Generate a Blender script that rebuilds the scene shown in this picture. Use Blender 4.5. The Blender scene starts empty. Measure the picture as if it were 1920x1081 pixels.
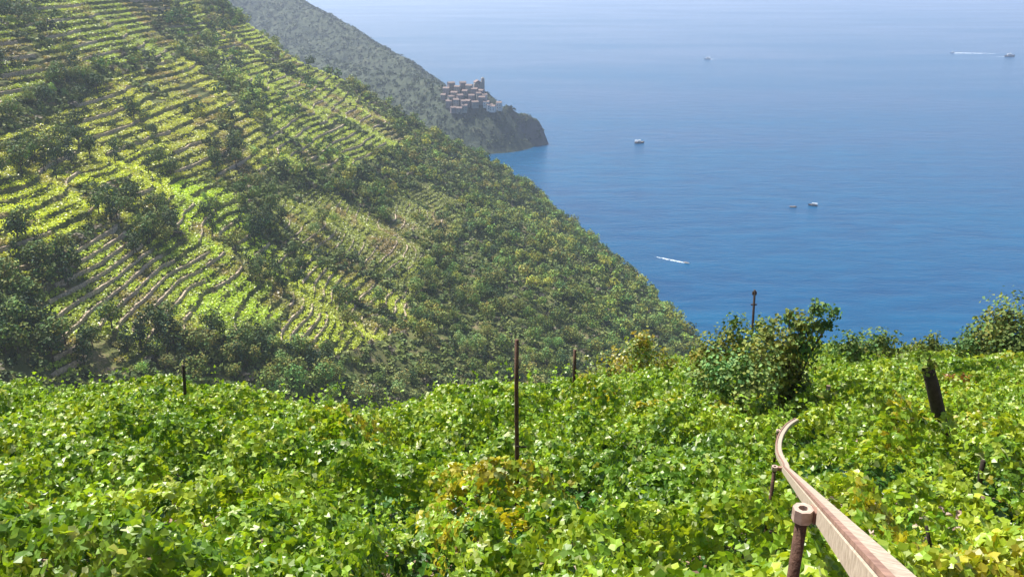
import bpy, bmesh, math, random
import numpy as np
from math import radians, sin, cos, pi
from mathutils import Vector, Matrix

random.seed(7)
rng = np.random.default_rng(7)
S = bpy.context.scene
COL = S.collection

# ------------------------------------------------------------------ camera
H = 280.0                       # eye height above the sea (m)
F = 1663.0                      # focal length in photo pixels (1920 wide)
PITCH = radians(20.1)
cam_d = bpy.data.cameras.new("camera")
cam = bpy.data.objects.new("camera", cam_d)
COL.objects.link(cam)
cam_d.sensor_width = 36
cam_d.lens = 36 * F / 1920
cam_d.clip_start = 0.1
cam_d.clip_end = 60000
cam.location = (0, 0, H)
cam.rotation_euler = (pi / 2 - PITCH, 0, 0)
S.camera = cam

# ------------------------------------------------------------------ world + sun
SUN_EL = radians(57)
SUN_AZ = radians(-46)           # left of the view direction (+Y)
w = bpy.data.worlds.new("World")
S.world = w
w.use_nodes = True
nt = w.node_tree
bg = nt.nodes["Background"]
sky = nt.nodes.new("ShaderNodeTexSky")
sky.sky_type = 'NISHITA'
sky.sun_disc = False
sky.sun_elevation = SUN_EL
sky.sun_rotation = SUN_AZ
sky.altitude = 300
sky.dust_density = 2.5
nt.links.new(sky.outputs[0], bg.inputs[0])
bg.inputs[1].default_value = 0.08
sd = bpy.data.lights.new("sun", 'SUN')
sd.energy = 5.0
sd.angle = radians(0.53)
sd.color = (1.0, 0.95, 0.86)
sun = bpy.data.objects.new("sun", sd)
COL.objects.link(sun)
sv = Vector((sin(SUN_AZ) * cos(SUN_EL), cos(SUN_AZ) * cos(SUN_EL), sin(SUN_EL)))
sun.rotation_euler = sv.to_track_quat('Z', 'Y').to_euler()
sun.location = (0, 0, 600)
S.view_settings.view_transform = 'Standard'
S.view_settings.look = 'None'
S.view_settings.exposure = 0.90
S.view_settings.gamma = 1
S.cycles.max_bounces = 6
S.cycles.diffuse_bounces = 3
S.cycles.glossy_bounces = 2
S.cycles.transmission_bounces = 4
S.cycles.volume_bounces = 1
S.cycles.use_denoising = True
S.cycles.caustics_reflective = False
S.cycles.caustics_refractive = False


# ------------------------------------------------------------------ helpers
def ray(px, py):
    dx = (px - 960) / F
    dv = (540 - py) / F
    return Vector((dx, cos(PITCH) + dv * sin(PITCH), -sin(PITCH) + dv * cos(PITCH)))


def at(px, py, Y):
    r = ray(px, py)
    return Vector((0, 0, H)) + r * (Y / r.y)


def hashv(ix, iy, seed):
    h = (ix.astype(np.int64) * 374761393 + iy.astype(np.int64) * 668265263 + seed * 982451653) & 0xffffffff
    h = ((h ^ (h >> 13)) * 1274126177) & 0xffffffff
    h = (h ^ (h >> 16)) & 0xffffffff
    return h / 4294967295.0


def noise(x, y, scale, seed=0):
    """smooth value noise, -1..1"""
    x = np.asarray(x, float) / scale
    y = np.asarray(y, float) / scale
    ix = np.floor(x); iy = np.floor(y)
    fx = x - ix; fy = y - iy
    fx = fx * fx * (3 - 2 * fx); fy = fy * fy * (3 - 2 * fy)
    a = hashv(ix, iy, seed); b = hashv(ix + 1, iy, seed)
    c = hashv(ix, iy + 1, seed); d = hashv(ix + 1, iy + 1, seed)
    return ((a * (1 - fx) + b * fx) * (1 - fy) + (c * (1 - fx) + d * fx) * fy) * 2 - 1


def sstep(a, b, x):
    t = np.clip((x - a) / (b - a), 0, 1)
    return t * t * (3 - 2 * t)


def smax(a, b, k):
    h = np.clip(0.5 + 0.5 * (a - b) / k, 0, 1)
    return b * (1 - h) + a * h + k * h * (1 - h)


def mk(name, V, Fa, mat, cols=None, parent=None, smooth=False):
    """mesh object from numpy arrays; all faces have the same vertex count"""
    V = np.asarray(V, np.float32); Fa = np.asarray(Fa, np.int32)
    m = Fa.shape[1]; n = len(Fa)
    me = bpy.data.meshes.new(name)
    me.vertices.add(len(V)); me.vertices.foreach_set("co", V.ravel())
    me.loops.add(n * m); me.loops.foreach_set("vertex_index", Fa.ravel())
    me.polygons.add(n)
    me.polygons.foreach_set("loop_start", np.arange(0, n * m, m, dtype=np.int32))
    if smooth:
        me.polygons.foreach_set("use_smooth", np.ones(n, bool))
    else:
        me.polygons.foreach_set("use_smooth", np.zeros(n, bool))
    me.update(calc_edges=True)
    if cols is not None:
        a = me.attributes.new("tint", 'FLOAT_COLOR', 'FACE')
        c4 = np.ones((n, 4), np.float32); c4[:, :3] = cols
        a.data.foreach_set("color", c4.ravel())
    if mat: me.materials.append(mat)
    o = bpy.data.objects.new(name, me)
    COL.objects.link(o)
    if parent is not None: o.parent = parent
    return o


def empty(name, loc, rz=0):
    o = bpy.data.objects.new(name, None)
    o.empty_display_size = 0.2
    COL.objects.link(o)
    o.location = loc; o.rotation_euler = (0, 0, rz)
    return o


def tag(o, label=None, cat=None, group=None, kind=None):
    if label: o["label"] = label
    if cat: o["category"] = cat
    if group: o["group"] = group
    if kind: o["kind"] = kind
    return o


class MB:
    """collects simple shapes into one mesh"""
    def __init__(s): s.v = []; s.f = []

    def add(s, vs, fs):
        o = len(s.v); s.v += [tuple(v) for v in vs]; s.f += [tuple(i + o for i in f) for f in fs]

    def box(s, c, d, rz=0, taper=1.0, M=None):
        vs = []
        for z in (-1, 1):
            t = taper if z > 0 else 1
            for x, y in ((-1, -1), (1, -1), (1, 1), (-1, 1)):
                v = Vector((x * d[0] / 2 * t, y * d[1] / 2 * t, z * d[2] / 2))
                if M is not None: v = M @ v
                v = Matrix.Rotation(rz, 3, 'Z') @ v
                vs.append(v + Vector(c))
        s.add(vs, [(3, 2, 1, 0), (4, 5, 6, 7), (0, 1, 5, 4), (1, 2, 6, 5), (2, 3, 7, 6), (3, 0, 4, 7)])

    def tube(s, pts, rad, n=8, jit=0.0):
        pts = [Vector(p) for p in pts]
        if not isinstance(rad, (list, tuple)): rad = [rad] * len(pts)
        vs = []
        for i, p in enumerate(pts):
            d = (pts[min(i + 1, len(pts) - 1)] - pts[max(i - 1, 0)]).normalized()
            u = d.cross(Vector((0.13, 0.97, 0.21))).normalized()
            v = d.cross(u)
            for k in range(n):
                a = 2 * pi * k / n
                r = rad[i] * (1 + random.uniform(-jit, jit))
                vs.append(p + u * (cos(a) * r) + v * (sin(a) * r))
        fs = []
        for i in range(len(pts) - 1):
            for k in range(n):
                fs.append((i * n + k, i * n + (k + 1) % n, (i + 1) * n + (k + 1) % n, (i + 1) * n + k))
        fs.append(tuple(range(n - 1, -1, -1)))
        fs.append(tuple((len(pts) - 1) * n + k for k in range(n)))
        s.add(vs, fs)

    def sweep(s, pts, prof, up=Vector((0, 0, 1))):
        """prof: closed 2-D outline (side, up) swept along pts"""
        pts = [Vector(p) for p in pts]; n = len(prof); vs = []
        for i, p in enumerate(pts):
            d = (pts[min(i + 1, len(pts) - 1)] - pts[max(i - 1, 0)]).normalized()
            r = d.cross(up).normalized(); u = r.cross(d)
            for a, b in prof: vs.append(p + r * a + u * b)
        fs = []
        for i in range(len(pts) - 1):
            for k in range(n):
                fs.append((i * n + k, (i + 1) * n + k, (i + 1) * n + (k + 1) % n, i * n + (k + 1) % n))
        fs.append(tuple(range(n)))
        fs.append(tuple((len(pts) - 1) * n + k for k in range(n - 1, -1, -1)))
        s.add(vs, fs)

    def build(s, name, mat, parent=None, smooth=False, bevel=0):
        me = bpy.data.meshes.new(name)
        me.from_pydata(s.v, [], s.f)
        me.update()
        if smooth:
            me.polygons.foreach_set("use_smooth", [True] * len(me.polygons))
        me.materials.append(mat)
        o = bpy.data.objects.new(name, me)
        COL.objects.link(o)
        if parent is not None: o.parent = parent
        if bevel:
            b = o.modifiers.new("bevel", 'BEVEL'); b.width = bevel; b.segments = 2
        return o


# ------------------------------------------------------------------ materials
def nodes(name):
    m = bpy.data.materials.new(name); m.use_nodes = True
    t = m.node_tree
    return m, t, t.nodes["Principled BSDF"]


def N(t, typ, **kw):
    n = t.nodes.new(typ)
    for k, v in kw.items():
        if k in n.inputs: n.inputs[k].default_value = v
        else: setattr(n, k, v)
    return n


def ramp(t, fac, stops):
    r = t.nodes.new("ShaderNodeValToRGB")
    e = r.color_ramp.elements
    e[0].position = stops[0][0]; e[0].color = (*stops[0][1], 1)
    e[1].position = stops[1][0]; e[1].color = (*stops[1][1], 1)
    for p, c in stops[2:]:
        x = e.new(p); x.color = (*c, 1)
    t.links.new(fac, r.inputs[0])
    return r.outputs[0]


def noisemat(name, c1, c2, scale=5, rough=0.8, bump=0.3, bscale=None, detail=8, dist=0.02, metal=0):
    m, t, p = nodes(name)
    tc = N(t, "ShaderNodeTexCoord")
    n1 = N(t, "ShaderNodeTexNoise", Scale=scale, Detail=detail)
    n2 = N(t, "ShaderNodeTexNoise", Scale=bscale or scale * 4, Detail=6)
    t.links.new(tc.outputs["Object"], n1.inputs["Vector"])
    t.links.new(tc.outputs["Object"], n2.inputs["Vector"])
    t.links.new(ramp(t, n1.outputs[0], [(0.32, c1), (0.68, c2)]), p.inputs["Base Color"])
    p.inputs["Roughness"].default_value = rough
    p.inputs["Metallic"].default_value = metal
    b = N(t, "ShaderNodeBump", Strength=bump, Distance=dist)
    t.links.new(n2.outputs[0], b.inputs["Height"])
    t.links.new(b.outputs[0], p.inputs["Normal"])
    return m


def leafmat(name, trans=0.4, rough=0.5, spec=0.35, boost=1.25):
    """foliage: colour of each leaf from its own tint, light passes through"""
    m, t, p = nodes(name)
    a = N(t, "ShaderNodeAttribute", attribute_name="tint")
    p.inputs["Roughness"].default_value = rough
    p.inputs["Specular IOR Level"].default_value = spec
    t.links.new(a.outputs["Color"], p.inputs["Base Color"])
    tr = N(t, "ShaderNodeBsdfTranslucent")
    mu = N(t, "ShaderNodeVectorMath", operation='MULTIPLY')
    mu.inputs[1].default_value = (1.25 * boost, 1.15 * boost, 0.45 * boost)
    t.links.new(a.outputs["Color"], mu.inputs[0])
    t.links.new(mu.outputs[0], tr.inputs[0])
    mx = N(t, "ShaderNodeMixShader"); mx.inputs[0].default_value = trans
    t.links.new(p.outputs[0], mx.inputs[1]); t.links.new(tr.outputs[0], mx.inputs[2])
    t.links.new(mx.outputs[0], t.nodes["Material Output"].inputs[0])
    return m


M_vine = leafmat("vine_leaves", 0.30, 0.40, 0.5, 1.5)
M_tree = leafmat("tree_leaves", 0.16, 0.6, 0.15, 1.0)
M_bark = noisemat("bark", (0.045, 0.032, 0.022), (0.12, 0.09, 0.065), 12, 0.95, 0.6)
M_post = noisemat("weathered_wood", (0.05, 0.026, 0.017), (0.12, 0.062, 0.04), 14, 0.9, 0.5)
M_darkpost = noisemat("dark_wood", (0.02, 0.014, 0.010), (0.055, 0.04, 0.028), 14, 0.95, 0.7)
M_palepost = noisemat("pale_wood", (0.22, 0.15, 0.1), (0.38, 0.28, 0.18), 14, 0.9, 0.5)
M_stone = noisemat("dry_stone", (0.22, 0.17, 0.12), (0.58, 0.46, 0.34), 1.3, 0.95, 0.8, 3, dist=0.2)
M_stone2 = noisemat("rubble_stone", (0.2, 0.15, 0.12), (0.45, 0.36, 0.29), 9, 0.95, 0.8, 30, dist=0.02)
M_rock = noisemat("cliff_rock", (0.1, 0.075, 0.07), (0.26, 0.2, 0.18), 0.15, 0.95, 1.0, 0.6, dist=1.0)


# ------------------------------------------------------------------ terrain shape
CX = np.array([-700, -400, -287, -201, -84, 23, 63, 110, 156, 400.])
CY = np.array([920, 915, 900, 885, 930, 950, 920, 880, 860, 850.])
KY = np.array([0, 400, 500, 664, 737, 860, 960, 1300.])
KX = np.array([190, 185, 178, 156, 134, 113, 84, 40.])


def hill(x, y):
    x = np.asarray(x, float); y = np.asarray(y, float)
    xc = np.interp(y, KY, KX)
    xp = x - sstep(-60, 110, x) * (xc - 125)
    z = 75 - 0.6 * xp
    wv = sstep(200, 100, x) * sstep(900, 780, y) * 0.8 + 0.2
    z += wv * (9.0 * noise(x, y, 85, 1) + 4.4 * noise(x, y, 34, 2) + 1.1 * noise(x, y, 13, 3))
    # steeper rocky foot at the water
    z -= sstep(26, 0, z) * 9
    # side valley in the upper left: ground turns to face the camera
    z += 0.05 * np.clip(y - 470, 0, 330) * sstep(-215, -330, x)
    yr = np.interp(x, CX, CY) + 14 * noise(x, y * 0, 40, 5)
    e = y - yr
    z -= np.where(e > -40, 0.010 * (e + 40) ** 2 * (e < 60), 0) + np.where(e >= 60, 100 + 1.6 * (e - 60), 0)
    return z


ET = np.array([-.66, -.3, 0, .1, .16, .24, .35, .7])
EY = np.array([27, 23.5, 22.8, 24, 29, 40, 50, 52.])


def edge(x, y):
    return np.interp(np.asarray(x) / np.maximum(y, 1), ET, EY)


def fore(x, y):
    """ground of the vineyard spur the camera stands on"""
    x = np.asarray(x, float); y = np.asarray(y, float)
    z = H - 3.55 - 0.40 * y + 0.12 * noise(x, y, 2.2, 11) + 0.25 * noise(x, y, 7, 12)
    for bx, by, br, ba in ((5.2, 11.9, .9, .5), (6.15, 10.8, .9, .5), (7.65, 17.8, .9, .5), (4.45, 9.6, .6, .25)):
        z = z + ba * np.exp(-((x - bx) ** 2 + (y - by) ** 2) / br ** 2)
    near = H - 1.75 + 0 * y
    z = near * sstep(3.6, 2.2, y) + z * (1 - sstep(3.6, 2.2, y))
    ye = edge(x, y)
    d = np.clip(y - ye, 0, None)
    z -= 0.5 * d * sstep(0, 6, d)
    z += np.where(y < 0, -0.35 * y, 0)
    return z


def ground(x, y):
    z = smax(hill(x, y), fore(x, y), 4.0)
    return np.where(np.asarray(y) < 70, fore(x, y), z)


def project(P):
    """world points -> photo pixels"""
    d = P - np.array([0, 0, H])
    c, s = cos(PITCH), sin(PITCH)
    zc = d[:, 1] * c - d[:, 2] * s
    yc = d[:, 1] * s + d[:, 2] * c
    return 960 + F * d[:, 0] / zc, 540 - F * yc / zc


def hits(px, py, y0=80, y1=1250, gf=None):
    """where rays through photo pixels land on the hill"""
    px = np.asarray(px, float); py = np.asarray(py, float)
    gf = gf or ground
    dx = (px - 960) / F; dv = (540 - py) / F
    ry = cos(PITCH) + dv * sin(PITCH); rz = -sin(PITCH) + dv * cos(PITCH)
    sx = dx / ry; sz = rz / ry
    out = np.full(len(px), np.nan)
    prev = None
    for Y in np.concatenate([np.arange(y0, min(y1, 400), 1.0 if y0 < 100 else 2.0), np.arange(400, y1, 2.0)]) if y1 > 400 else np.arange(y0, y1, 0.1):
        g = gf(sx * Y, np.full(len(px), Y))
        below = (H + sz * Y) < g
        out = np.where(np.isnan(out) & below, Y, out)
    return sx * out, out


def inpoly(px, py, poly):
    c = np.zeros(len(px), bool)
    n = len(poly)
    for i in range(n):
        x1, y1 = poly[i]; x2, y2 = poly[(i + 1) % n]
        if y1 == y2: continue
        m = ((y1 > py) != (y2 > py)) & (px < (x2 - x1) * (py - y1) / (y2 - y1) + x1)
        c ^= m
    return c


# terraced vineyard plots on the hill: outline, leaf colour, step height, description
PLOTS = [
    ([(90, 570), (140, 470), (250, 390), (330, 420), (405, 470), (400, 570), (350, 640), (240, 700), (80, 710), (70, 620)],
     (0.20, 0.28, 0.04), 5.4, "lowest left", "on the lowest vineyard plot of the left slope"),
    ([(-20, 520), (-20, 330), (130, 330), (300, 265), (370, 300), (330, 380), (150, 430), (60, 540)],
     (0.24, 0.31, 0.03), 5.6, "left edge", "on the bright vineyard plot by the left edge of the slope"),
    ([(60, 235), (230, 140), (340, 110), (420, 150), (470, 215), (520, 290), (440, 345), (340, 345), (300, 262), (170, 325), (-20, 330), (-20, 250)],
     (0.22, 0.27, 0.05), 6.4, "upper middle", "on the tan and green vineyard plot high on the slope"),
    ([(-20, -20), (370, -20), (390, 60), (330, 110), (200, 125), (60, 160), (-20, 230), (-20, 120)],
     (0.16, 0.23, 0.05), 6.6, "top left", "among thin rows near the hilltop at top left"),
    ([(400, 50), (480, 45), (610, 120), (720, 215), (760, 270), (650, 320), (520, 310), (480, 180), (400, 110)],
     (0.19, 0.26, 0.05), 6.0, "below crest", "on the vineyard plot just below the hill crest"),
    ([(500, 380), (600, 345), (730, 425), (820, 470), (760, 560), (600, 500), (520, 460)],
     (0.16, 0.21, 0.05), 3.6, "middle", "on the narrow dense terraces in the middle of the slope"),
    ([(715, 380), (790, 335), (885, 400), (830, 455), (740, 435)],
     (0.14, 0.18, 0.06), 3.6, "small", "on the small grey-green terrace plot in the scrub"),
    ([(520, 640), (550, 470), (640, 495), (760, 555), (760, 620), (640, 660)],
     (0.23, 0.30, 0.04), 5.4, "lower middle", "on the yellow-green plot at the foot of the slope"),
    ([(320, 340), (440, 335), (470, 440), (540, 480), (520, 600), (420, 640), (350, 600), (400, 470), (330, 420)],
     (0.21, 0.31, 0.03), 5.6, "centre left", "on the vivid green plot in the centre left of the slope"),
]


def plot_of(px, py, wob=0):
    r = np.full(len(px), -1)
    for i, p in enumerate(PLOTS):
        r[inpoly(px, py, p[0])] = i
    return r


def terraced(x, y):
    """hill height with the plots cut into level steps; returns height, plot index"""
    shp = np.shape(x)
    xf = np.ravel(x).astype(float); yf = np.ravel(y).astype(float)
    zb = ground(xf, yf)
    px, py = project(np.stack([xf, yf, zb], 1))
    px = px + 14 * noise(xf, yf, 18, 21); py = py + 10 * noise(xf, yf, 18, 22)
    pi_ = np.where(yf > 100, plot_of(px, py), -1)
    z = zb.copy()
    for i, p in enumerate(PLOTS):
        m = pi_ == i
        dz = p[2] / 2.0
        u = zb[m] / dz; k = np.floor(u); fr = u - k
        z[m] = dz * (k + 0.30 * fr + 0.70 * sstep(0.78, 1.0, fr))
    return z.reshape(shp), pi_.reshape(shp)


# ------------------------------------------------------------------ ground sheet of the near land
def grid(name, xs, ys, fn, mat, smooth=False):
    X, Y = np.meshgrid(xs, ys)
    Z = fn(X, Y)
    V = np.stack([X, Y, Z], -1).reshape(-1, 3)
    nx, ny = len(xs), len(ys)
    i = (np.arange(ny - 1)[:, None] * nx + np.arange(nx - 1)[None]).ravel()
    Fa = np.stack([i, i + 1, i + nx + 1, i + nx], 1)
    keep = (V[Fa][:, :, 2] > -8).any(1)
    return mk(name, V, Fa[keep], mat, smooth=smooth)


def soilmat():
    m, t, p = nodes("hill_ground")
    tc = N(t, "ShaderNodeTexCoord")
    n1 = N(t, "ShaderNodeTexNoise", Scale=0.06, Detail=10, Roughness=0.65)
    n2 = N(t, "ShaderNodeTexNoise", Scale=1.4, Detail=8)
    t.links.new(tc.outputs["Object"], n1.inputs["Vector"]); t.links.new(tc.outputs["Object"], n2.inputs["Vector"])
    ad = N(t, "ShaderNodeMath", operation='MULTIPLY_ADD'); ad.inputs[1].default_value = 0.5
    t.links.new(n2.outputs[0], ad.inputs[0]); t.links.new(n1.outputs[0], ad.inputs[2])
    c = ramp(t, ad.outputs[0], [(0.6, (0.06, 0.08, 0.025)), (0.8, (0.11, 0.12, 0.04)), (0.9, (0.2, 0.16, 0.09)), (0.98, (0.3, 0.23, 0.15))])
    t.links.new(c, p.inputs["Base Color"])
    p.inputs["Roughness"].default_value = 0.95
    p.inputs["Specular IOR Level"].default_value = 0.15
    b = N(t, "ShaderNodeBump", Strength=0.7, Distance=0.4)
    t.links.new(n2.outputs[0], b.inputs["Height"]); t.links.new(b.outputs[0], p.inputs["Normal"])
    return m


M_soil = soilmat()
M_nearsoil = noisemat("vineyard_soil", (0.09, 0.055, 0.04), (0.34, 0.24, 0.17), 2.2, 0.95, 0.9, 14, dist=0.08)

hg = grid("hillside", np.arange(-420, 300, 1.5), np.arange(68, 1120, 1.9), lambda x, y: terraced(x, y)[0], M_soil)
tag(hg, kind="structure")
fg = grid("vineyard_ground", np.arange(-60, 75, 0.35), np.arange(-6, 69.9, 0.35), lambda x, y: fore(x, y) , M_nearsoil, True)
tag(fg, kind="structure")

# ------------------------------------------------------------------ sea
def seamat():
    m, t, p = nodes("sea_water")
    tc = N(t, "ShaderNodeTexCoord")
    mp = N(t, "ShaderNodeMapping"); mp.inputs["Scale"].default_value = (0.35, 1.0, 1)
    mp.inputs["Rotation"].default_value = (0, 0, radians(6))
    t.links.new(tc.outputs["Object"], mp.inputs["Vector"])
    a = N(t, "ShaderNodeTexNoise", Scale=0.045, Detail=7, Roughness=0.62)
    b = N(t, "ShaderNodeTexNoise", Scale=0.35, Detail=5, Roughness=0.6)
    cur = N(t, "ShaderNodeTexNoise", Scale=0.0028, Detail=6, Roughness=0.6)
    for n in (a, b, cur): t.links.new(mp.outputs[0], n.inputs["Vector"])
    # deep water with slightly greener and darker patches
    c = ramp(t, a.outputs[0], [(0.35, (0.0, 0.040, 0.120)), (0.65, (0.0, 0.080, 0.19))])
    c2 = ramp(t, cur.outputs[0], [(0.35, (0.0, 0.042, 0.125)), (0.65, (0.0, 0.078, 0.17))])
    mx = N(t, "ShaderNodeMix", data_type='RGBA'); mx.inputs[0].default_value = 0.5
    t.links.new(c, mx.inputs[6]); t.links.new(c2, mx.inputs[7])
    t.links.new(mx.outputs[2], p.inputs["Base Color"])
    rr = N(t, "ShaderNodeMapRange"); rr.inputs[1].default_value = 0.35; rr.inputs[2].default_value = 0.65
    rr.inputs[3].default_value = 0.10; rr.inputs[4].default_value = 0.22
    t.links.new(cur.outputs[0], rr.inputs[0]); t.links.new(rr.outputs[0], p.inputs["Roughness"])
    p.inputs["IOR"].default_value = 1.33
    p.inputs["Specular IOR Level"].default_value = 0.24
    b1 = N(t, "ShaderNodeBump", Strength=1.0, Distance=1.7)
    b2 = N(t, "ShaderNodeBump", Strength=0.7, Distance=0.5)
    t.links.new(a.outputs[0], b1.inputs["Height"]); t.links.new(b.outputs[0], b2.inputs["Height"])
    t.links.new(b1.outputs[0], b2.inputs["Normal"]); t.links.new(b2.outputs[0], p.inputs["Normal"])
    return m


sea = MB()
sea.add([(-14000, -2000, 0), (14000, -2000, 0), (14000, 22000, 0), (-14000, 22000, 0)], [(0, 1, 2, 3)])
so = sea.build("sea", seamat()); tag(so, kind="structure")

# ------------------------------------------------------------------ far coast: mountain flank and village headland
def seg_height(x, y, pts):
    """pts: (x, y, crest height, slope left side, slope right side)"""
    best = np.full(np.shape(x), -60.0)
    for (x0, y0, h0, a0), (x1, y1, h1, a1) in zip(pts[:-1], pts[1:]):
        dx, dy = x1 - x0, y1 - y0
        L2 = dx * dx + dy * dy
        t = np.clip(((x - x0) * dx + (y - y0) * dy) / L2, 0, 1)
        d = np.hypot(x - x0 - t * dx, y - y0 - t * dy)
        best = np.maximum(best, h0 + t * (h1 - h0) - (a0 + t * (a1 - a0)) * np.sqrt(d * d + 64) + 8 * a0)
    return best


def CP(px, py, Y, a):
    p = at(px, py, Y); return (p.x, p.y, p.z, a)


CREST = [CP(150, -230, 2700, .6), CP(400, -95, 2450, .6), CP(560, 2, 2200, .62), (CP(640, 45, 2060, .64)), CP(705, 82, 1960, .68), CP(752, 108, 1860, .75), CP(782, 142, 1750, .7)]
SADDLE = [CP(560, 90, 1900, .5), CP(700, 135, 1640, .55), CP(790, 152, 1560, .6), CP(835, 168, 1500, .75), CP(868, 160, 1475, .9), CP(905, 165, 1465, 1.1), CP(945, 200, 1462, 1.7), CP(985, 212, 1464, 2.2), CP(1003, 222, 1468, 2.4)]


def farland(x, y):
    z = np.maximum(seg_height(x, y, CREST), seg_height(x, y, SADDLE))
    z = z + (5 * noise(x, y, 60, 31) + 3 * noise(x, y, 25, 32) + 1.6 * noise(x, y, 10, 33)) * sstep(-5, 30, z)
    return z


def farmat():
    m, t, p = nodes("far_slope")
    tc = N(t, "ShaderNodeTexCoord"); ge = N(t, "ShaderNodeNewGeometry"); sx = N(t, "ShaderNodeSeparateXYZ")
    n1 = N(t, "ShaderNodeTexNoise", Scale=0.05, Detail=9, Roughness=0.65)
    t.links.new(tc.outputs["Object"], n1.inputs["Vector"])
    c = ramp(t, n1.outputs[0], [(0.35, (0.02, 0.034, 0.018)), (0.55, (0.04, 0.056, 0.026)), (0.75, (0.085, 0.085, 0.05))])
    t.links.new(ge.outputs["Normal"], sx.inputs[0])
    mr = N(t, "ShaderNodeMapRange"); mr.inputs[1].default_value = 0.62; mr.inputs[2].default_value = 0.42
    t.links.new(sx.outputs[2], mr.inputs[0])
    mx = N(t, "ShaderNodeMix", data_type='RGBA')
    t.links.new(mr.outputs[0], mx.inputs[0]); t.links.new(c, mx.inputs[6]); mx.inputs[7].default_value = (0.10, 0.09, 0.085, 1)
    t.links.new(mx.outputs[2], p.inputs["Base Color"])
    p.inputs["Roughness"].default_value = 0.95
    b = N(t, "ShaderNodeBump", Strength=1, Distance=4)
    t.links.new(n1.outputs[0], b.inputs["Height"]); t.links.new(b.outputs[0], p.inputs["Normal"])
    return m


fl = grid("far_headland", np.arange(-1500, 160, 5.0), np.arange(1330, 2900, 5.0), farland, farmat())
tag(fl, kind="structure")

# ------------------------------------------------------------------ foliage templates
QUAD = (np.array([[0, -.5, 0], [.42, 0, .10], [0, .5, 0], [-.42, 0, .10]]), np.array([[0, 1, 2, 3]]))
VINE = (np.array([[0, -.12, 0], [0, -.34, .02], [.34, -.48, -.06], [.54, -.02, -.10], [.22, .16, .02], [0, .58, -.16], [-.22, .16, .02], [-.54, -.02, -.10], [-.34, -.48, -.06]]),
        np.array([[0, 1, 2, 3], [0, 3, 4, 5], [0, 5, 6, 7], [0, 7, 8, 1]]))


def frames(nrm):
    n = nrm / np.maximum(np.linalg.norm(nrm, axis=1, keepdims=True), 1e-6)
    r = rng.normal(size=n.shape)
    t = np.cross(n, r); t /= np.maximum(np.linalg.norm(t, axis=1, keepdims=True), 1e-6)
    b = np.cross(n, t)
    return np.stack([t, b, n], 2)


def inst(tpl, P, R, sc, cols):
    tv, tf = tpl
    k = len(tv); n = len(P)
    V = np.einsum('nij,kj->nki', R, tv) * np.reshape(sc, (n, 1, 1)) + P[:, None]
    Fa = tf[None] + (np.arange(n) * k)[:, None, None]
    return V.reshape(-1, 3), Fa.reshape(-1, tf.shape[1]), np.repeat(cols, len(tf), 0)


def joinm(parts):
    V, Fs, C = [], [], []; o = 0
    for v, f, c in parts:
        V.append(v); Fs.append(f + o); C.append(c); o += len(v)
    return np.concatenate(V), np.concatenate(Fs), np.concatenate(C)


def vary(c, n, dv=0.25, dh=0.12):
    c = np.asarray(c, float)
    v = 1 + dv * rng.uniform(-1, 1, (n, 1))
    h = dh * rng.uniform(-1, 1, (n, 1))
    return np.clip(np.broadcast_to(c, (n, 3)) * v * np.concatenate([1 + 2 * h, 1 + 0 * h, 1 - h], 1), 0.002, 0.9)


def crown(blobs, leaf, dens, col, tpl=QUAD, hollow=0.55, gap=0.3):
    """leaf cloud in a set of ellipsoid lobes (cx,cy,cz,rx,ry,rz)"""
    parts = []
    for i, (cx, cy, cz, rx, ry, rz) in enumerate(blobs):
        n = max(6, int(dens * (rx * ry + ry * rz + rx * rz) / (leaf * leaf)))
        d = rng.normal(size=(n, 3)); d /= np.linalg.norm(d, axis=1, keepdims=True)
        r = hollow + (1 - hollow) * rng.random(n) ** 0.6
        r *= 1 + gap * noise(d[:, 0] * 3 + i * 9.1, d[:, 1] * 3 + d[:, 2] * 3, 1.1, 40 + i)
        P = d * r[:, None] * np.array([rx, ry, rz]) + np.array([cx, cy, cz])
        nr = d + rng.normal(size=(n, 3)) * 0.55 + np.array([0, 0, 0.35])
        c = vary(vary(col, 1, 0.2, 0.15)[0], n, 0.3, 0.12)
        parts.append(inst(tpl, P, frames(nr), leaf * rng.uniform(0.7, 1.3, n), c))
    return joinm(parts)


def limbs(mb, base, blobs, r0, lean=(0, 0)):
    """tapered trunk with a limb to every lobe"""
    zc = np.mean([b[2] for b in blobs]); xc = np.mean([b[0] for b in blobs]); yc = np.mean([b[1] for b in blobs])
    fork = Vector((base[0] + (xc - base[0]) * .4, base[1] + (yc - base[1]) * .4, base[2] + (zc - base[2]) * .45))
    b0 = Vector(base)
    mb.tube([b0 - Vector((0, 0, r0 * 3)), b0.lerp(fork, .3) + Vector((r0 * .3, 0, 0)), b0.lerp(fork, .7), fork], [r0 * 1.35, r0, r0 * .85, r0 * .75], 7, 0.08)
    for b in blobs:
        e = Vector(b[:3]); mid = fork.lerp(e, .5) + Vector((0, 0, abs(e.z - fork.z) * .12))
        mb.tube([fork, mid, e], [r0 * .55, r0 * .35, r0 * .12], 5, 0.08)


# ------------------------------------------------------------------ hillside trees: prototypes of two levels of detail
def proto_blobs(kind, h):
    w_ = h * random.uniform(.36, .46)
    if kind == 'tall':
        return [(0, 0, h * z, w_ * s, w_ * s, h * .22) for z, s in ((.35, .6), (.58, .5), (.8, .32))]
    bl = [(0, 0, h * .62, w_ * .7, w_ * .7, h * .3)]
    for k in range(6):
        a = k * 2 * pi / 6 + random.uniform(-.3, .3); q = random.uniform(.45, .65)
        s = random.uniform(.38, .55)
        bl.append((cos(a) * w_ * q, sin(a) * w_ * q, h * random.uniform(.38, .72), w_ * s, w_ * s, h * random.uniform(.17, .25)))
    return bl


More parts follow.
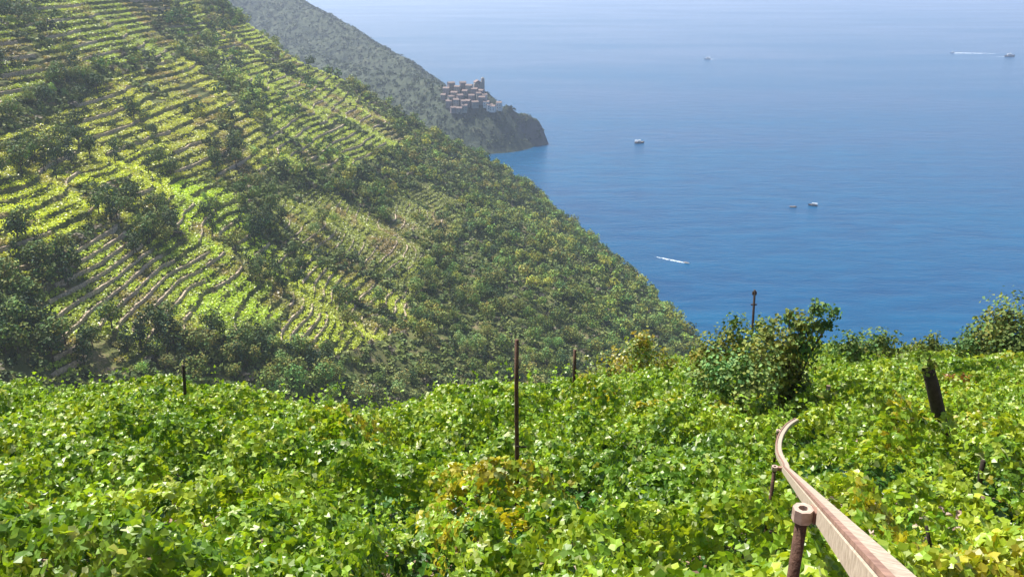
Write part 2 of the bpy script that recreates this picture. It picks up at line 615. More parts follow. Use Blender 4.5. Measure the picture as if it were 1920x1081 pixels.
TREECOL = [(0.055, 0.092, 0.028), (0.115, 0.165, 0.040), (0.175, 0.22, 0.060), (0.23, 0.28, 0.065), (0.042, 0.070, 0.032)]
PROT = []
for k in range(10):
    kind = 'tall' if k in (4, 9) else 'round'
    bl = proto_blobs(kind, 1.0)
    bl = [tuple(v * 8 for v in b) for b in bl]
    V, Fq, C = crown(bl, 0.62, 2.5, TREECOL[k % 5], hollow=.5)
    Vl, Fl, Cl = crown(bl, 1.1, 2.2, TREECOL[k % 5], hollow=.5)
    PROT.append((kind, bl, (V, Fq, C), (Vl, Fl, Cl)))

# tree positions ------------------------------------------------
CL = [  # dark groves seen among the terraces: px, py, radius px, count
    (60, 40, 60, 12), (150, 150, 55, 12), (60, 200, 40, 5), (110, 290, 70, 16), (30, 320, 40, 7), (480, 165, 45, 9),
    (390, 60, 60, 14), (440, 120, 40, 9), (330, 40, 40, 7), (550, 210, 40, 6), (270, 240, 35, 4), (420, 310, 50, 10), (300, 330, 30, 4),
    (210, 390, 45, 8), (290, 430, 45, 9), (390, 410, 18, 3), (90, 510, 60, 14), (30, 590, 60, 13), (60, 650, 60, 10), (480, 420, 50, 12), (520, 510, 55, 14),
    (600, 520, 10, 1), (645, 580, 26, 4), (700, 370, 50, 10), (850, 440, 40, 7), (640, 330, 60, 12), (560, 130, 50, 8), (600, 150, 40, 7),
    (280, 640, 50, 10), (450, 660, 50, 10), (350, 640, 50, 7), (170, 670, 30, 4), (560, 690, 60, 8), (820, 530, 40, 6), (1000, 690, 80, 7), (760, 230, 30, 5), (820, 230, 16, 3), (640, 140, 24, 3),
    (420, 10, 40, 8), (20, 130, 30, 4), (100, 75, 40, 5), (30, 440, 20, 3), (250, 480, 20, 2), (210, 300, 20, 2), (355, 220, 30, 3), (440, 230, 20, 2), (160, 430, 12, 1), (590, 280, 30, 4), (480, 200, 30, 4)]
cpx, cpy = [], []
for (a, b, r, n) in CL:
    for _ in range(n):
        q = r * math.sqrt(random.random()); th = random.uniform(0, 2 * pi)
        cpx.append(a + q * cos(th)); cpy.append(b + q * sin(th) * .7)
gx, gy = hits(cpx, cpy)
ok = ~np.isnan(gy)
gx = gx[ok]; gy = gy[ok]
# scattered trees over the wild part
n = 13500
rx = rng.uniform(-420, 200, n); ry = rng.uniform(150, 960, n)
rz = ground(rx, ry)
ppx, ppy = project(np.stack([rx, ry, rz], 1))
pl = plot_of(ppx, ppy)
keep = (rz > 4) & (ppx > -80) & (ppx < 1400) & (ppy > -60) & (ppy < 760) & ((pl < 0) | (rng.random(n) < .04)) & (noise(rx, ry, 30, 55) > -0.45) & (hill(rx, ry) > fore(rx, ry) - 3)
keep &= rng.random(n) < np.where(pl >= 0, 1.0, 0.62)
rx, ry = rx[keep], ry[keep]
TX = np.concatenate([gx, rx]); TY = np.concatenate([gy, ry])
grove = np.concatenate([np.ones(len(gx), bool), np.zeros(len(rx), bool)])
TZ = ground(TX, TY)
TH = np.where(grove, rng.uniform(8, 13.5, len(TX)), 3.5 + 9.5 * rng.random(len(TX)) ** 1.4)
TK = np.where(grove, rng.choice([0, 1, 4, 5, 9, 6], len(TX)), rng.choice([0, 1, 2, 3, 2, 3, 6, 7, 8, 4], len(TX)))
TA = rng.uniform(0, 2 * pi, len(TX))
appar = TH / np.hypot(TX, TY)
order = np.argsort(-appar)
tpx, tpy = project(np.stack([TX, TY, TZ], 1))
solo, rest = [], []
for i in order:
    inframe = 0 < tpx[i] < 1920 and 0 < tpy[i] < 720
    (solo if (inframe and len(solo) < 300) else rest).append(i)

def place(px, py):
    names = ["the lowest left terrace plot", "the bright left-edge plot", "the tan upper plot", "the hilltop rows at top left", "the plot below the crest",
             "the narrow middle terraces", "the small grey-green plot", "the yellow-green foot plot", "the vivid centre-left plot"]
    best = None
    for q, p in enumerate(PLOTS):
        c = np.mean(np.array(p[0]), 0); d = math.hypot(px - c[0], py - c[1])
        if best is None or d < best[0]: best = (d, q, c)
    d, q, c = best
    if inpoly(np.array([px]), np.array([py]), PLOTS[q][0])[0]: rel = "within"
    else:
        a = math.degrees(math.atan2(c[1] - py, px - c[0])) % 360
        rel = ["right of", "above and right of", "above", "above and left of", "left of", "below and left of", "below", "below and right of"][int((a + 22.5) // 45) % 8]
        if d > 330: rel = "far " + rel
    return rel + " " + names[q]


LBL = {0: "dark green round-headed tree in the scrub of the terraced hill", 1: "mid-green round-headed tree in the scrub of the terraced hill",
       2: "olive-green bushy tree in the scrub of the terraced hill", 3: "pale yellow-green bushy tree in the scrub of the terraced hill",
       4: "dark narrow conifer-like tree standing on the terraced hill"}
GRP = {0: "dark green trees on the hill", 1: "mid-green trees on the hill", 2: "olive trees on the hill", 3: "pale green trees on the hill", 4: "narrow dark trees on the hill"}
protos = {}
for i in solo:
    k = int(TK[i]); kind, bl, hi, lo = PROT[k]
    s = TH[i] / 8.0
    if k not in protos:
        root = empty("narrow_tree" if kind == 'tall' else "hillside_tree", (0, 0, 0))
        tb = MB(); limbs(tb, (0, 0, 0), bl, 0.2)
        tr = tb.build("trunk", M_bark, root)
        cr = mk("crown", *hi[:2], M_tree, hi[2], root)
        protos[k] = (root, tr, cr); r = root
    else:
        r0, t0, c0 = protos[k]
        r = r0.copy(); COL.objects.link(r)
        for ch in (t0, c0):
            c = ch.copy(); COL.objects.link(c); c.parent = r
    r.location = (TX[i], TY[i], TZ[i] - .25); r.rotation_euler = (0, 0, TA[i]); r.scale = (s, s, s)
    KN = ["dark green", "mid-green", "olive", "pale yellow-green", "blackish green"][k % 5]
    SZ = "very large" if TH[i] > 12 else "large" if TH[i] > 10 else "medium-sized" if TH[i] > 7.5 else "small"
    tag(r, "%s %s %s tree %s" % (SZ, KN, "narrow" if kind == 'tall' else "rounded", place(tpx[i], tpy[i])), "tree", GRP[k % 5])


def stamp(idx, far=520):
    parts = []
    idx = np.array(idx)
    for k in range(10):
        for lod in (0, 1):
            sel = idx[(TK[idx] == k) & ((TY[idx] > far) == bool(lod))]
            if len(sel) == 0: continue
            V, Fq, C = PROT[k][2 + (1 if lod else 0)]
            ca, sa = np.cos(TA[sel]), np.sin(TA[sel])
            s = (TH[sel] / 8.0)[:, None]
            X = (V[None, :, 0] * ca[:, None] - V[None, :, 1] * sa[:, None]) * s + TX[sel][:, None]
            Y = (V[None, :, 0] * sa[:, None] + V[None, :, 1] * ca[:, None]) * s + TY[sel][:, None]
            Z = V[None, :, 2] * s + TZ[sel][:, None] - .3
            VV = np.stack([X, Y, Z], -1).reshape(-1, 3)
            FF = (Fq[None] + (np.arange(len(sel)) * len(V))[:, None, None]).reshape(-1, 4)
            g = .5 + .5 * noise(TX[sel], TY[sel], 45, 58) + .35 * (rng.random(len(sel)) - .5)
            reg = np.where((g > .72)[:, None], [1.0, 0.95, 1.25], np.where((g < .3)[:, None], [.85, 1.0, 1.05], [1.05, 1.12, .85]))[:, None]
            jit = rng.uniform(.65, 1.55, (len(sel), 1, 1)) * reg
            CC = np.broadcast_to(C[None] * jit, (len(sel),) + C.shape).reshape(-1, 3)
            parts.append((VV, FF, CC))
    return joinm(parts)


V, Fq, C = stamp(rest)
o = mk("hillside_wood", V, Fq, M_tree, C)
tag(o, "dense green woodland and scrub trees covering the sea-facing hill", "woodland", kind="stuff")
print("trees", len(solo), len(rest), len(Fq))

# low scrub and macchia between the trees
n = 52000
sx_ = rng.uniform(-420, 200, n); sy_ = rng.uniform(130, 960, n)
sz_ = ground(sx_, sy_)
ppx, ppy = project(np.stack([sx_, sy_, sz_], 1))
pl = plot_of(ppx + 14 * noise(sx_, sy_, 18, 21), ppy + 10 * noise(sx_, sy_, 18, 22))
keep = (sz_ > 2) & (ppx > -60) & (ppx < 1400) & (ppy > -40) & (ppy < 760) & ((pl < 0) | (noise(sx_, sy_, 22, 66) > .5)) & (hill(sx_, sy_) > fore(sx_, sy_) - 3)
sx_, sy_, sz_ = sx_[keep], sy_[keep], sz_[keep]
SC = np.array([(0.10, 0.15, 0.045), (0.15, 0.20, 0.05), (0.20, 0.235, 0.075), (0.17, 0.15, 0.11), (0.055, 0.085, 0.035)])
ns = len(sx_)
kk = rng.choice(5, ns, p=[.28, .3, .2, .08, .14])
size = rng.uniform(1.4, 3.2, ns) * np.where(sy_ > 520, 1.15, 1)
per = 24
d = rng.normal(size=(ns, per, 3)); d /= np.linalg.norm(d, axis=2, keepdims=True); d[..., 2] = np.abs(d[..., 2])
P = d * rng.uniform(.55, 1.0, (ns, per, 1)) * size[:, None, None] * np.array([1, 1, .85]) + np.stack([sx_, sy_, sz_], 1)[:, None]
nr = d + rng.normal(size=d.shape) * .5 + np.array([0, 0, .3])
cc = (SC[kk] * rng.uniform(.7, 1.3, (ns, 1)))[:, None] * rng.uniform(.75, 1.25, (ns, per, 1))
V, Fq, C = inst(QUAD, P.reshape(-1, 3), frames(nr.reshape(-1, 3)), (size[:, None] * rng.uniform(.45, .8, (ns, per))).ravel(), cc.reshape(-1, 3))
o = mk("hillside_scrub", V, Fq, M_tree, C)
tag(o, "low mixed green and brown scrub between the trees of the hill", "scrub", kind="stuff")
print("scrub", ns)

# ------------------------------------------------------------------ vine rows on the terraces
WALLM = np.array([1, 2, 2, 2, 2, 2, 2, 1, 2]); WALLK = np.array([0, 0, 1, 0, 1, 0, 0, 1, 0])   # every which step carries a wall
n = 330000
sx_ = rng.uniform(-400, 60, n); sy_ = rng.uniform(150, 900, n)
zt, pl = terraced(sx_, sy_)
keep = (pl >= 0)
sx_, sy_, zt, pl = sx_[keep], sy_[keep], zt[keep], pl[keep]
zb = ground(sx_, sy_)
dzv = np.array([p[2] / 2 for p in PLOTS])[pl]
fr = zb / dzv - np.floor(zb / dzv)
dry = noise(sx_, sy_, 26, 71) + .5 * noise(sx_, sy_, 9, 72)
rowi = np.floor(zb / dzv).astype(int)
keep = (fr < np.where((rowi + WALLK[pl]) % WALLM[pl] == 0, .76, .92)) & (dry > -.85) & (noise(rowi * 5.7, sy_ / 10, 2.7, 76) > -.85) & (rng.random(len(fr)) < .9)
sx_, sy_, zt, pl, dry, fr = (a[keep] for a in (sx_, sy_, zt, pl, dry, fr))
ns = len(sx_); per = 6
base = np.array([p[1] for p in PLOTS])[pl] * np.array([1.75, 1.6, 1.5])
tan_ = np.array([0.26, 0.20, 0.10])
rowv = noise(np.floor(ground(sx_, sy_) / np.array([p[2] / 2 for p in PLOTS])[pl]) * 7.3, sy_ / 9, 3.1, 75)
dry = dry + .45 * rowv + .15
mixf = np.clip((-dry - .05) * 1.3, 0, .9)[:, None]
base = (base * (1 - mixf) + tan_ * mixf) * (1 + .22 * noise(sx_, sy_, 12, 73))[:, None]
off = rng.normal(size=(ns, per, 3)) * np.array([.55, .8, .0]) + np.array([0, 0, .45]) + rng.random((ns, per, 3)) * np.array([0, 0, .75])
P = np.stack([sx_, sy_, zt], 1)[:, None] + off
nr = rng.normal(size=(ns, per, 3)) * .5 + np.array([-.1, 0, .8])
cc = base[:, None] * rng.uniform(.65, 1.35, (ns, per, 1)) * np.array([1, 1, 1])
V, Fq, C = inst(QUAD, P.reshape(-1, 3), frames(nr.reshape(-1, 3)), rng.uniform(.6, 1.25, ns * per), cc.reshape(-1, 3))
o = mk("terrace_vines", V, Fq, M_vine, C)
tag(o, "bright yellow-green vines filling the narrow terraces of the hill", "vines", kind="stuff")
print("vines far", ns)

# ------------------------------------------------------------------ dry-stone terrace walls
def wall_runs():
    ys = np.arange(150, 900, 2.0)
    xs = np.arange(-400, 60, 0.8)
    X, Y = np.meshgrid(xs, ys)
    Zb = ground(X, Y)
    px, py = project(np.stack([X.ravel(), Y.ravel(), Zb.ravel()], 1))
    PL = plot_of(px + 14 * noise(X.ravel(), Y.ravel(), 18, 21), py + 10 * noise(X.ravel(), Y.ravel(), 18, 22)).reshape(X.shape)
    runs = []
    for i, p in enumerate(PLOTS):
        dz = p[2] / 2
        M = PL == i
        if not M.any(): continue
        k0 = int(Zb[M].min() / dz) - 1; k1 = int(Zb[M].max() / dz) + 1
        for k in range(k0, k1):
            if (k + WALLK[i]) % WALLM[i]: continue
            lev = dz * (k + .86)
            cur = []; lastx = None
            for j in range(len(ys)):
                s = Zb[j] - lev
                c = np.where((s[:-1] >= 0) & (s[1:] < 0) & M[j, :-1])[0]
                x = None
                if len(c):
                    if lastx is not None:
                        c0 = c[np.argmin(abs(xs[c] - lastx))]
                    else: c0 = c[0]
                    x = xs[c0] + .8 * s[c0] / (s[c0] - s[c0 + 1])
                    if lastx is not None and abs(x - lastx) > 5: x = None
                brk = x is not None and noise(np.array([x]), np.array([ys[j]]), 30, 80 + i)[0] < -.15
                if x is None or brk:
                    if len(cur) >= 6: runs.append((i, k, dz, cur))
                    cur = []; lastx = None
                else:
                    cur.append((x, ys[j])); lastx = x
            if len(cur) >= 6: runs.append((i, k, dz, cur))
    return runs


runs = wall_runs()
runs.sort(key=lambda r: -len(r[3]) / (np.mean([q[1] for q in r[3]]) ** 1.0))
print("walls", len(runs))
ORD = ["first", "second", "third", "fourth", "fifth", "sixth", "seventh", "eighth", "ninth", "tenth", "eleventh", "twelfth", "thirteenth", "fourteenth", "fifteenth", "sixteenth", "seventeenth", "eighteenth", "nineteenth", "twentieth"]
lev_of = {}
for (i, k, dz, pts) in runs: lev_of.setdefault(i, set()).add(k)
same = {}
for rr_ in sorted(runs, key=lambda q: q[3][0][1]): same.setdefault((rr_[0], rr_[1]), []).append(rr_[3][0])
for (i, k, dz, pts) in runs[:260]:
    a = np.array(pts)
    n = len(a)
    d = np.gradient(a, axis=0); d /= np.linalg.norm(d, axis=1, keepdims=True)
    nr = np.stack([d[:, 1], -d[:, 0]], 1)            # towards +x, downhill
    top = dz * (k + 1.0) + .10 + .22 * noise(a[:, 0], a[:, 1], 3, 91); bot = dz * (k + .05) - .15
    hw = .42
    o0 = a + nr * (.30 + .06 * noise(a[:, 0], a[:, 1], 2.5, 92))[:, None]
    o1 = a + nr * (.10 - 0 * hw); o2 = a - nr * (.75)
    Z = np.ones(n)
    ring = np.stack([np.c_[o0, bot * Z], np.c_[o1, top], np.c_[o2, top - .02], np.c_[o2, bot * Z]], 1)
    V = ring.reshape(-1, 3)
    fs = []
    for j in range(n - 1):
        for c in range(4):
            fs.append((j * 4 + c, j * 4 + (c + 1) % 4, (j + 1) * 4 + (c + 1) % 4, (j + 1) * 4 + c))
    fs.append((0, 3, 2, 1)); e = (n - 1) * 4; fs.append((e, e + 1, e + 2, e + 3))
    o = mk("terrace_wall", V, np.array(fs), M_stone)
    n_up = sorted(lev_of[i]).index(k); sibs = same[(i, k)]; w_ = sibs.index(pts[0])
    part_ = "" if len(sibs) == 1 else ("near stretch of the " if w_ == 0 else "far stretch of the " if w_ == len(sibs) - 1 else "middle stretch of the ")
    tag(o, "%s%s dry-stone wall from the bottom, %s plot" % (part_, ORD[n_up] if n_up < 20 else "high", PLOTS[i][3]), "wall", "terrace walls, " + PLOTS[i][3] + " plot")

# ------------------------------------------------------------------ far scrub
n = 26000
sx_ = rng.uniform(-1000, 130, n); sy_ = rng.uniform(1380, 2500, n)
sz_ = farland(sx_, sy_)
ppx, ppy = project(np.stack([sx_, sy_, sz_], 1))
keep = (sz_ > 9) & (ppx > 330) & (ppx < 1030) & (ppy > -30) & (ppy < 330) & ~((ppx > 835) & (ppx < 935) & (ppy > 150) & (ppy < 212) & (rng.random(n) < .8))
sx_, sy_, sz_ = sx_[keep], sy_[keep], sz_[keep]
ns = len(sx_); per = 9
size = rng.uniform(1.8, 4.8, ns)
d = rng.normal(size=(ns, per, 3)); d /= np.linalg.norm(d, axis=2, keepdims=True); d[..., 2] = np.abs(d[..., 2])
P = d * size[:, None, None] * .8 + np.stack([sx_, sy_, sz_], 1)[:, None]
cc = np.array((0.045, 0.062, 0.03)) * rng.uniform(.5, 1.9, (ns, 1, 1)) * rng.uniform(.8, 1.2, (ns, per, 1)) * np.ones((1, 1, 3))
V, Fq, C = inst(QUAD, P.reshape(-1, 3), frames((d + rng.normal(size=d.shape) * .4).reshape(-1, 3)), (size[:, None] * rng.uniform(.6, 1, (ns, per))).ravel(), cc.reshape(-1, 3))
o = mk("far_scrub", V, Fq, M_tree, C)
tag(o, "dark scrub and woods on the hazy far headland", "scrub", kind="stuff")

# ------------------------------------------------------------------ village on the far headland
def plain(name, c, rough=.8, jit=.12, sc=.6):
    return noisemat(name, tuple(v * (1 - jit) for v in c), tuple(min(1, v * (1 + jit)) for v in c), sc, rough, .1)


WALLS = [("pink", plain("pink_plaster", (.30, .245, .225))), ("cream", plain("cream_plaster", (.34, .31, .27))), ("ochre", plain("ochre_plaster", (.29, .25, .21))),
         ("rose", plain("rose_plaster", (.25, .20, .19))), ("white", plain("white_plaster", (.62, .61, .59)))]
M_roof = plain("terracotta", (.19, .14, .125), .9, .25, .8)
M_win = plain("dark_window", (.05, .06, .07), .3)
FP = [(px, py) for px, py in [(838, 176), (846, 168), (852, 182), (858, 172), (862, 190), (868, 166), (872, 180), (876, 160), (880, 172), (884, 188), (888, 164), (890, 178), (895, 170),
      (897, 186), (902, 178), (904, 196), (908, 188), (856, 198), (868, 202), (878, 200), (890, 204), (846, 192), (912, 200), (918, 206), (899, 160), (864, 156), (880, 154), (906, 168), (924, 208), (936, 207), (842, 200), (850, 210), (862, 212), (872, 210), (832, 186)]]
hx, hy = hits([p[0] for p in FP], [p[1] for p in FP], 1380, 1700, farland)
hi_ = 0
for (px, py), x, y in zip(FP, hx, hy):
    if np.isnan(y): continue
    z = float(farland(np.array([x]), np.array([y]))[0])
    nm, mw = WALLS[(hi_ * 7) % 4 if px < 905 else 4]
    hi_ += 1
    wd, dp, ht = random.uniform(7, 11), random.uniform(7, 9), random.uniform(7, 12)
    rz = random.uniform(-.5, .5)
    root = empty("village_house", (x, y, z - 1.5), rz)
    b = MB(); b.box((0, 0, ht / 2 + .7), (wd, dp, ht + 1.5)); wall = b.build("wall", mw, root)
    b = MB(); t_ = ht + 1.45; e = .5
    b.add([(-wd / 2 - e, -dp / 2 - e, t_), (wd / 2 + e, -dp / 2 - e, t_), (wd / 2 + e, dp / 2 + e, t_), (-wd / 2 - e, dp / 2 + e, t_), (-wd / 2 - e, 0, t_ + 2), (wd / 2 + e, 0, t_ + 2)],
          [(0, 1, 5, 4), (2, 3, 4, 5), (0, 4, 3), (1, 2, 5), (3, 2, 1, 0)])
    b.build("roof", M_roof, root)
    for fx in (-.26, .26):
        for fz in (.38, .72):
            b = MB(); b.box((fx * wd, -dp / 2 - .03, fz * ht + 1), (1.1, .12, 1.6)); b.build("window", M_win, root)
    tag(root, "tiny %s house with terracotta roof in the far cliff-top village" % nm, "house", "%s houses of the far village" % nm)
# village church with its bell tower
x, y = hits([893], [162], 1380, 1700, farland)
x, y = (float(x[0]), float(y[0])) if not np.isnan(y[0]) else (-56.0, 1470.0)
z = float(farland(np.array([x]), np.array([y]))[0])
root = empty("village_church", (x, y, z - 1.5), .2)
b = MB(); b.box((0, 0, 7), (11, 16, 14)); b.build("wall", WALLS[1][1], root)
b = MB(); b.add([(-6, -8.5, 14), (6, -8.5, 14), (6, 8.5, 14), (-6, 8.5, 14), (0, -8.5, 17.5), (0, 8.5, 17.5)], [(0, 4, 5, 3), (1, 2, 5, 4), (0, 1, 4), (2, 3, 5), (3, 2, 1, 0)]); b.build("roof", M_roof, root)
b = MB(); b.box((8.2, -2, 10), (5, 5, 20)); b.box((8.2, -2, 21), (4, 4, 2), taper=.2); b.build("bell_tower", WALLS[1][1], root)
b = MB(); b.box((0, -8.05, 9.5), (2, .14, 2)); b.build("window", M_win, root)
b = MB(); b.box((0, -8.05, 3), (2.4, .14, 4)); b.build("door", M_win, root)
tag(root, "pale village church with square bell tower at the top of the far headland", "church")

# ------------------------------------------------------------------ boats
M_hulld = plain("dark_hull", (.02, .03, .055), .35)
M_white = plain("white_paint", (.82, .82, .80), .35, .04)
M_deck = plain("teak_deck", (.35, .26, .17), .7)
M_glass = plain("boat_window", (.03, .05, .07), .15)
M_foam = noisemat("sea_foam", (.34, .44, .56), (.75, .80, .86), 0.6, .9, .3)


def boat(name, px, py, L, rz, hull, label, cabin=True, sail=False, awn=False):
    r = ray(px, py); p = Vector((0, 0, H)) + r * (H / -r.z)
    root = empty(name, (p.x, p.y, -L * .03), rz)
    Bm = L * .27; D = L * .16
    b = MB(); secs = 9; vs = []; fs = []
    for i in range(secs):
        t = i / (secs - 1)
        wd = Bm / 2 * (min(1, .78 + t * .6) if t < .45 else (1 - ((t - .45) / .55) ** 2.2) + .015)
        sh = D * (1 + .35 * t ** 2); x = -L / 2 + L * t
        vs += [(x, -wd, sh), (x * .97, -wd * .72, 0), (x * .95, 0, -D * .35), (x * .97, wd * .72, 0), (x, wd, sh)]
    for i in range(secs - 1):
        for k in range(4): fs.append((i * 5 + k, i * 5 + k + 1, i * 5 + 6 + k, i * 5 + 5 + k))
    fs.append((0, 4, 3, 2, 1))
    b.add(vs, fs); b.build("hull", hull, root)
    b = MB(); vs = []
    for i in range(secs): vs += [(vs_ * .98 if k else vs_ * .98) for k, vs_ in ()]
    dk = []; df = []
    for i in range(secs):
        a = b and None
        t = i / (secs - 1)
        wd = (Bm / 2 * (min(1, .78 + t * .6) if t < .45 else (1 - ((t - .45) / .55) ** 2.2) + .015)) * .97
        zz = D * (1 + .35 * t ** 2) - L * .012
        dk += [(-L / 2 + L * t, -wd, zz), (-L / 2 + L * t, wd, zz)]
    for i in range(secs - 1): df.append((2 * i, 2 * i + 2, 2 * i + 3, 2 * i + 1))
    b = MB(); b.add(dk, df); b.build("deck", M_deck, root)
    if cabin:
        b = MB(); b.box((-L * .05, 0, D + L * .065), (L * .34, Bm * .66, L * .13), taper=.85); cb = b.build("cabin", M_white, root)
        for s in (-1, 1):
            b = MB(); b.box((-L * .05, s * Bm * .313, D + L * .085), (L * .25, Bm * .03, L * .04)); b.build("window", M_glass, cb)
        b = MB(); b.box((-L * .08, 0, D + L * .150), (L * .42, Bm * .7, L * .02)); b.build("roof", M_white, root)
    if sail or cabin:
        b = MB(); b.tube([(L * .02, 0, D), (L * .02, 0, D + L * (.9 if sail else .3))], L * .009, 6); b.build("mast", M_white, root)
    if awn:
        b = MB(); b.box((-L * .34, 0, D + L * .16), (L * .26, Bm * .8, L * .018)); b.build("awning", M_white, root)
        for s in (-1, 1):
            b = MB(); b.tube([(-L * .45, s * Bm * .34, D), (-L * .45, s * Bm * .34, D + L * .15)], L * .007, 5); b.build("awning_post", M_white, root)
    tag(root, label, "boat")
    return root, p


def wake(p, hdg, L, W, label, head=1.0):
    """foam trail behind a boat, ragged ribbon lying on the water"""
    n = 60; V = []; fs = []
    dx, dy = -cos(hdg), -sin(hdg)
    for i in range(n):
        t = i / (n - 1)
        wd = W * (.25 + .75 * t ** .5) * (1 - t ** 3) * .5 + .05
        cxx = p.x + dx * L * t; cyy = p.y + dy * L * t
        for s in (-1, -.35, .35, 1):
            j = random.uniform(.45, 1.3) if abs(s) == 1 else 1
            V.append((cxx - dy * wd * s * j, cyy + dx * wd * s * j, .06 + (.5 * (1 - t) * head if abs(s) < 1 else 0)))
    for i in range(n - 1):
        for k in range(3):
            if random.random() < 1 - .75 * (i / n) ** 1.2:
                fs.append((i * 4 + k, (i + 1) * 4 + k, (i + 1) * 4 + k + 1, i * 4 + k + 1))
    b = MB(); b.add(V, fs); o = b.build("boat_wake", M_foam)
    tag(o, label, "wake", kind="stuff")


boat("motor_yacht", 1199, 268, 17, radians(12), M_hulld, "dark-hulled motor yacht with white cabin, lying alone off the headland", awn=True)
boat("motorboat", 1487, 388, 8.5, radians(-10), M_hulld, "small all-dark open motorboat, left of the pair at anchor", cabin=False)
boat("motorboat", 1524, 385, 11, radians(160), M_hulld, "dark motorboat with bright white cabin, right of the pair at anchor", awn=True)
_, p = boat("speedboat", 1287, 493, 6.5, radians(-38), M_white, "white speedboat running close to the wooded shore", cabin=False)
wake(p, radians(-38), 38, 5.5, "short white foam trail behind the speedboat near the wooded shore")
_, p = boat("motorboat", 1326, 111, 22, radians(200), M_white, "white motorboat far out on the pale sea, above the dark yacht", awn=True)
wake(p, radians(200), 34, 12, "small foam patch around the white motorboat far out")
_, p = boat("speedboat", 1786, 99, 16, radians(176), M_white, "white speedboat far out at upper right, ahead of a long foam trail")
wake(p, radians(172), 150, 26, "long white foam trail behind the speedboat at upper right", 2)
_, p = boat("cargo_boat", 1893, 106, 34, radians(3), M_hulld, "long low dark boat at the far upper right edge of the sea")
wake(p, radians(3), 60, 10, "thin foam line behind the long low dark boat")

# ------------------------------------------------------------------ foreground vine canopy
def pix_on_canopy(px, py, off=1.15):
    x, y = hits([px], [py], 4, 68, lambda a, b: fore(a, b) + off)
    return float(x[0]), float(y[0])


HOLES = []   # x, y, radius: places where the leaf roof is open
for (px, py, rp, off) in [(390, 895, 62, .8), (355, 930, 48, .8), (185, 940, 26, .8), (480, 985, 42, .8), (1460, 960, 26, .6), (1500, 1040, 40, .4), (1585, 930, 58, .2), (1760, 962, 62, .2), (1590, 822, 42, .3), (1560, 745, 26, .3),
                         (640, 1000, 20, .6), (85, 760, 26, .9), (560, 880, 20, .8), (620, 870, 22, .8), (1110, 905, 22, .8), (1350, 905, 16, .8), (1540, 985, 50, .2), (1620, 985, 36, .2), (1860, 1035, 24, .4), (965, 1040, 26, .6), (1768, 850, 50, .6), (968, 912, 24, .8), (1200, 800, 20, .8), (880, 960, 26, .8), (250, 840, 30, .9), (700, 800, 24, .9), (1300, 830, 22, .8), (1700, 890, 24, .8), (60, 900, 26, .8), (1100, 1000, 30, .6), (790, 1050, 30, .6), (300, 1060, 34, .6)]:
    x, y = hits([px], [py], 4, 68, lambda a, b, off=off: fore(a, b) + off)
    if not np.isnan(y[0]): HOLES.append((float(x[0]), float(y[0]), rp / F * float(y[0]) * 1.15))


def canopy_top(x, y):
    t = 1.05 + .46 * noise(x, y, 1.7, 101) + .34 * noise(x, y, .75, 102) + .2 * noise(x, y, 4.5, 103) + .10 * noise(x, y, .3, 107)
    ph = (y + .35 * x * .3 + 1.1 * noise(x, y, 5.5, 108) + .5 * noise(x, y, 1.9, 109)) * 2 * pi / 2.6
    t = t + .42 * np.sin(ph) * (.6 + .4 * noise(x, y, 3.3, 110))
    t = t * (1 - .6 * sstep(.42, .75, noise(x, y, 1.1, 104)))
    return t


def openness(x, y):
    o = np.ones(np.shape(x))
    for hx_, hy_, r in HOLES:
        d = np.hypot((x - hx_) / 1.05, np.where(y < hy_, (y - hy_) * .22, (y - hy_) * .6)) / r * (1 + .3 * noise(x, y, .5, 105))
        o = np.minimum(o, sstep(.75, 1.25, d))
    # keep the rail corridor clear close to the camera
    return o


RA = at(1682, 1076, 1.3); RB = at(1472, 872, 9.6)

CTR_ = [at(1463, 852, 10.3), at(1459, 836, 11.1), at(1462, 818, 12.2), at(1470, 803, 13.3), at(1480, 792, 14.2), at(1494, 784, 15.4)]


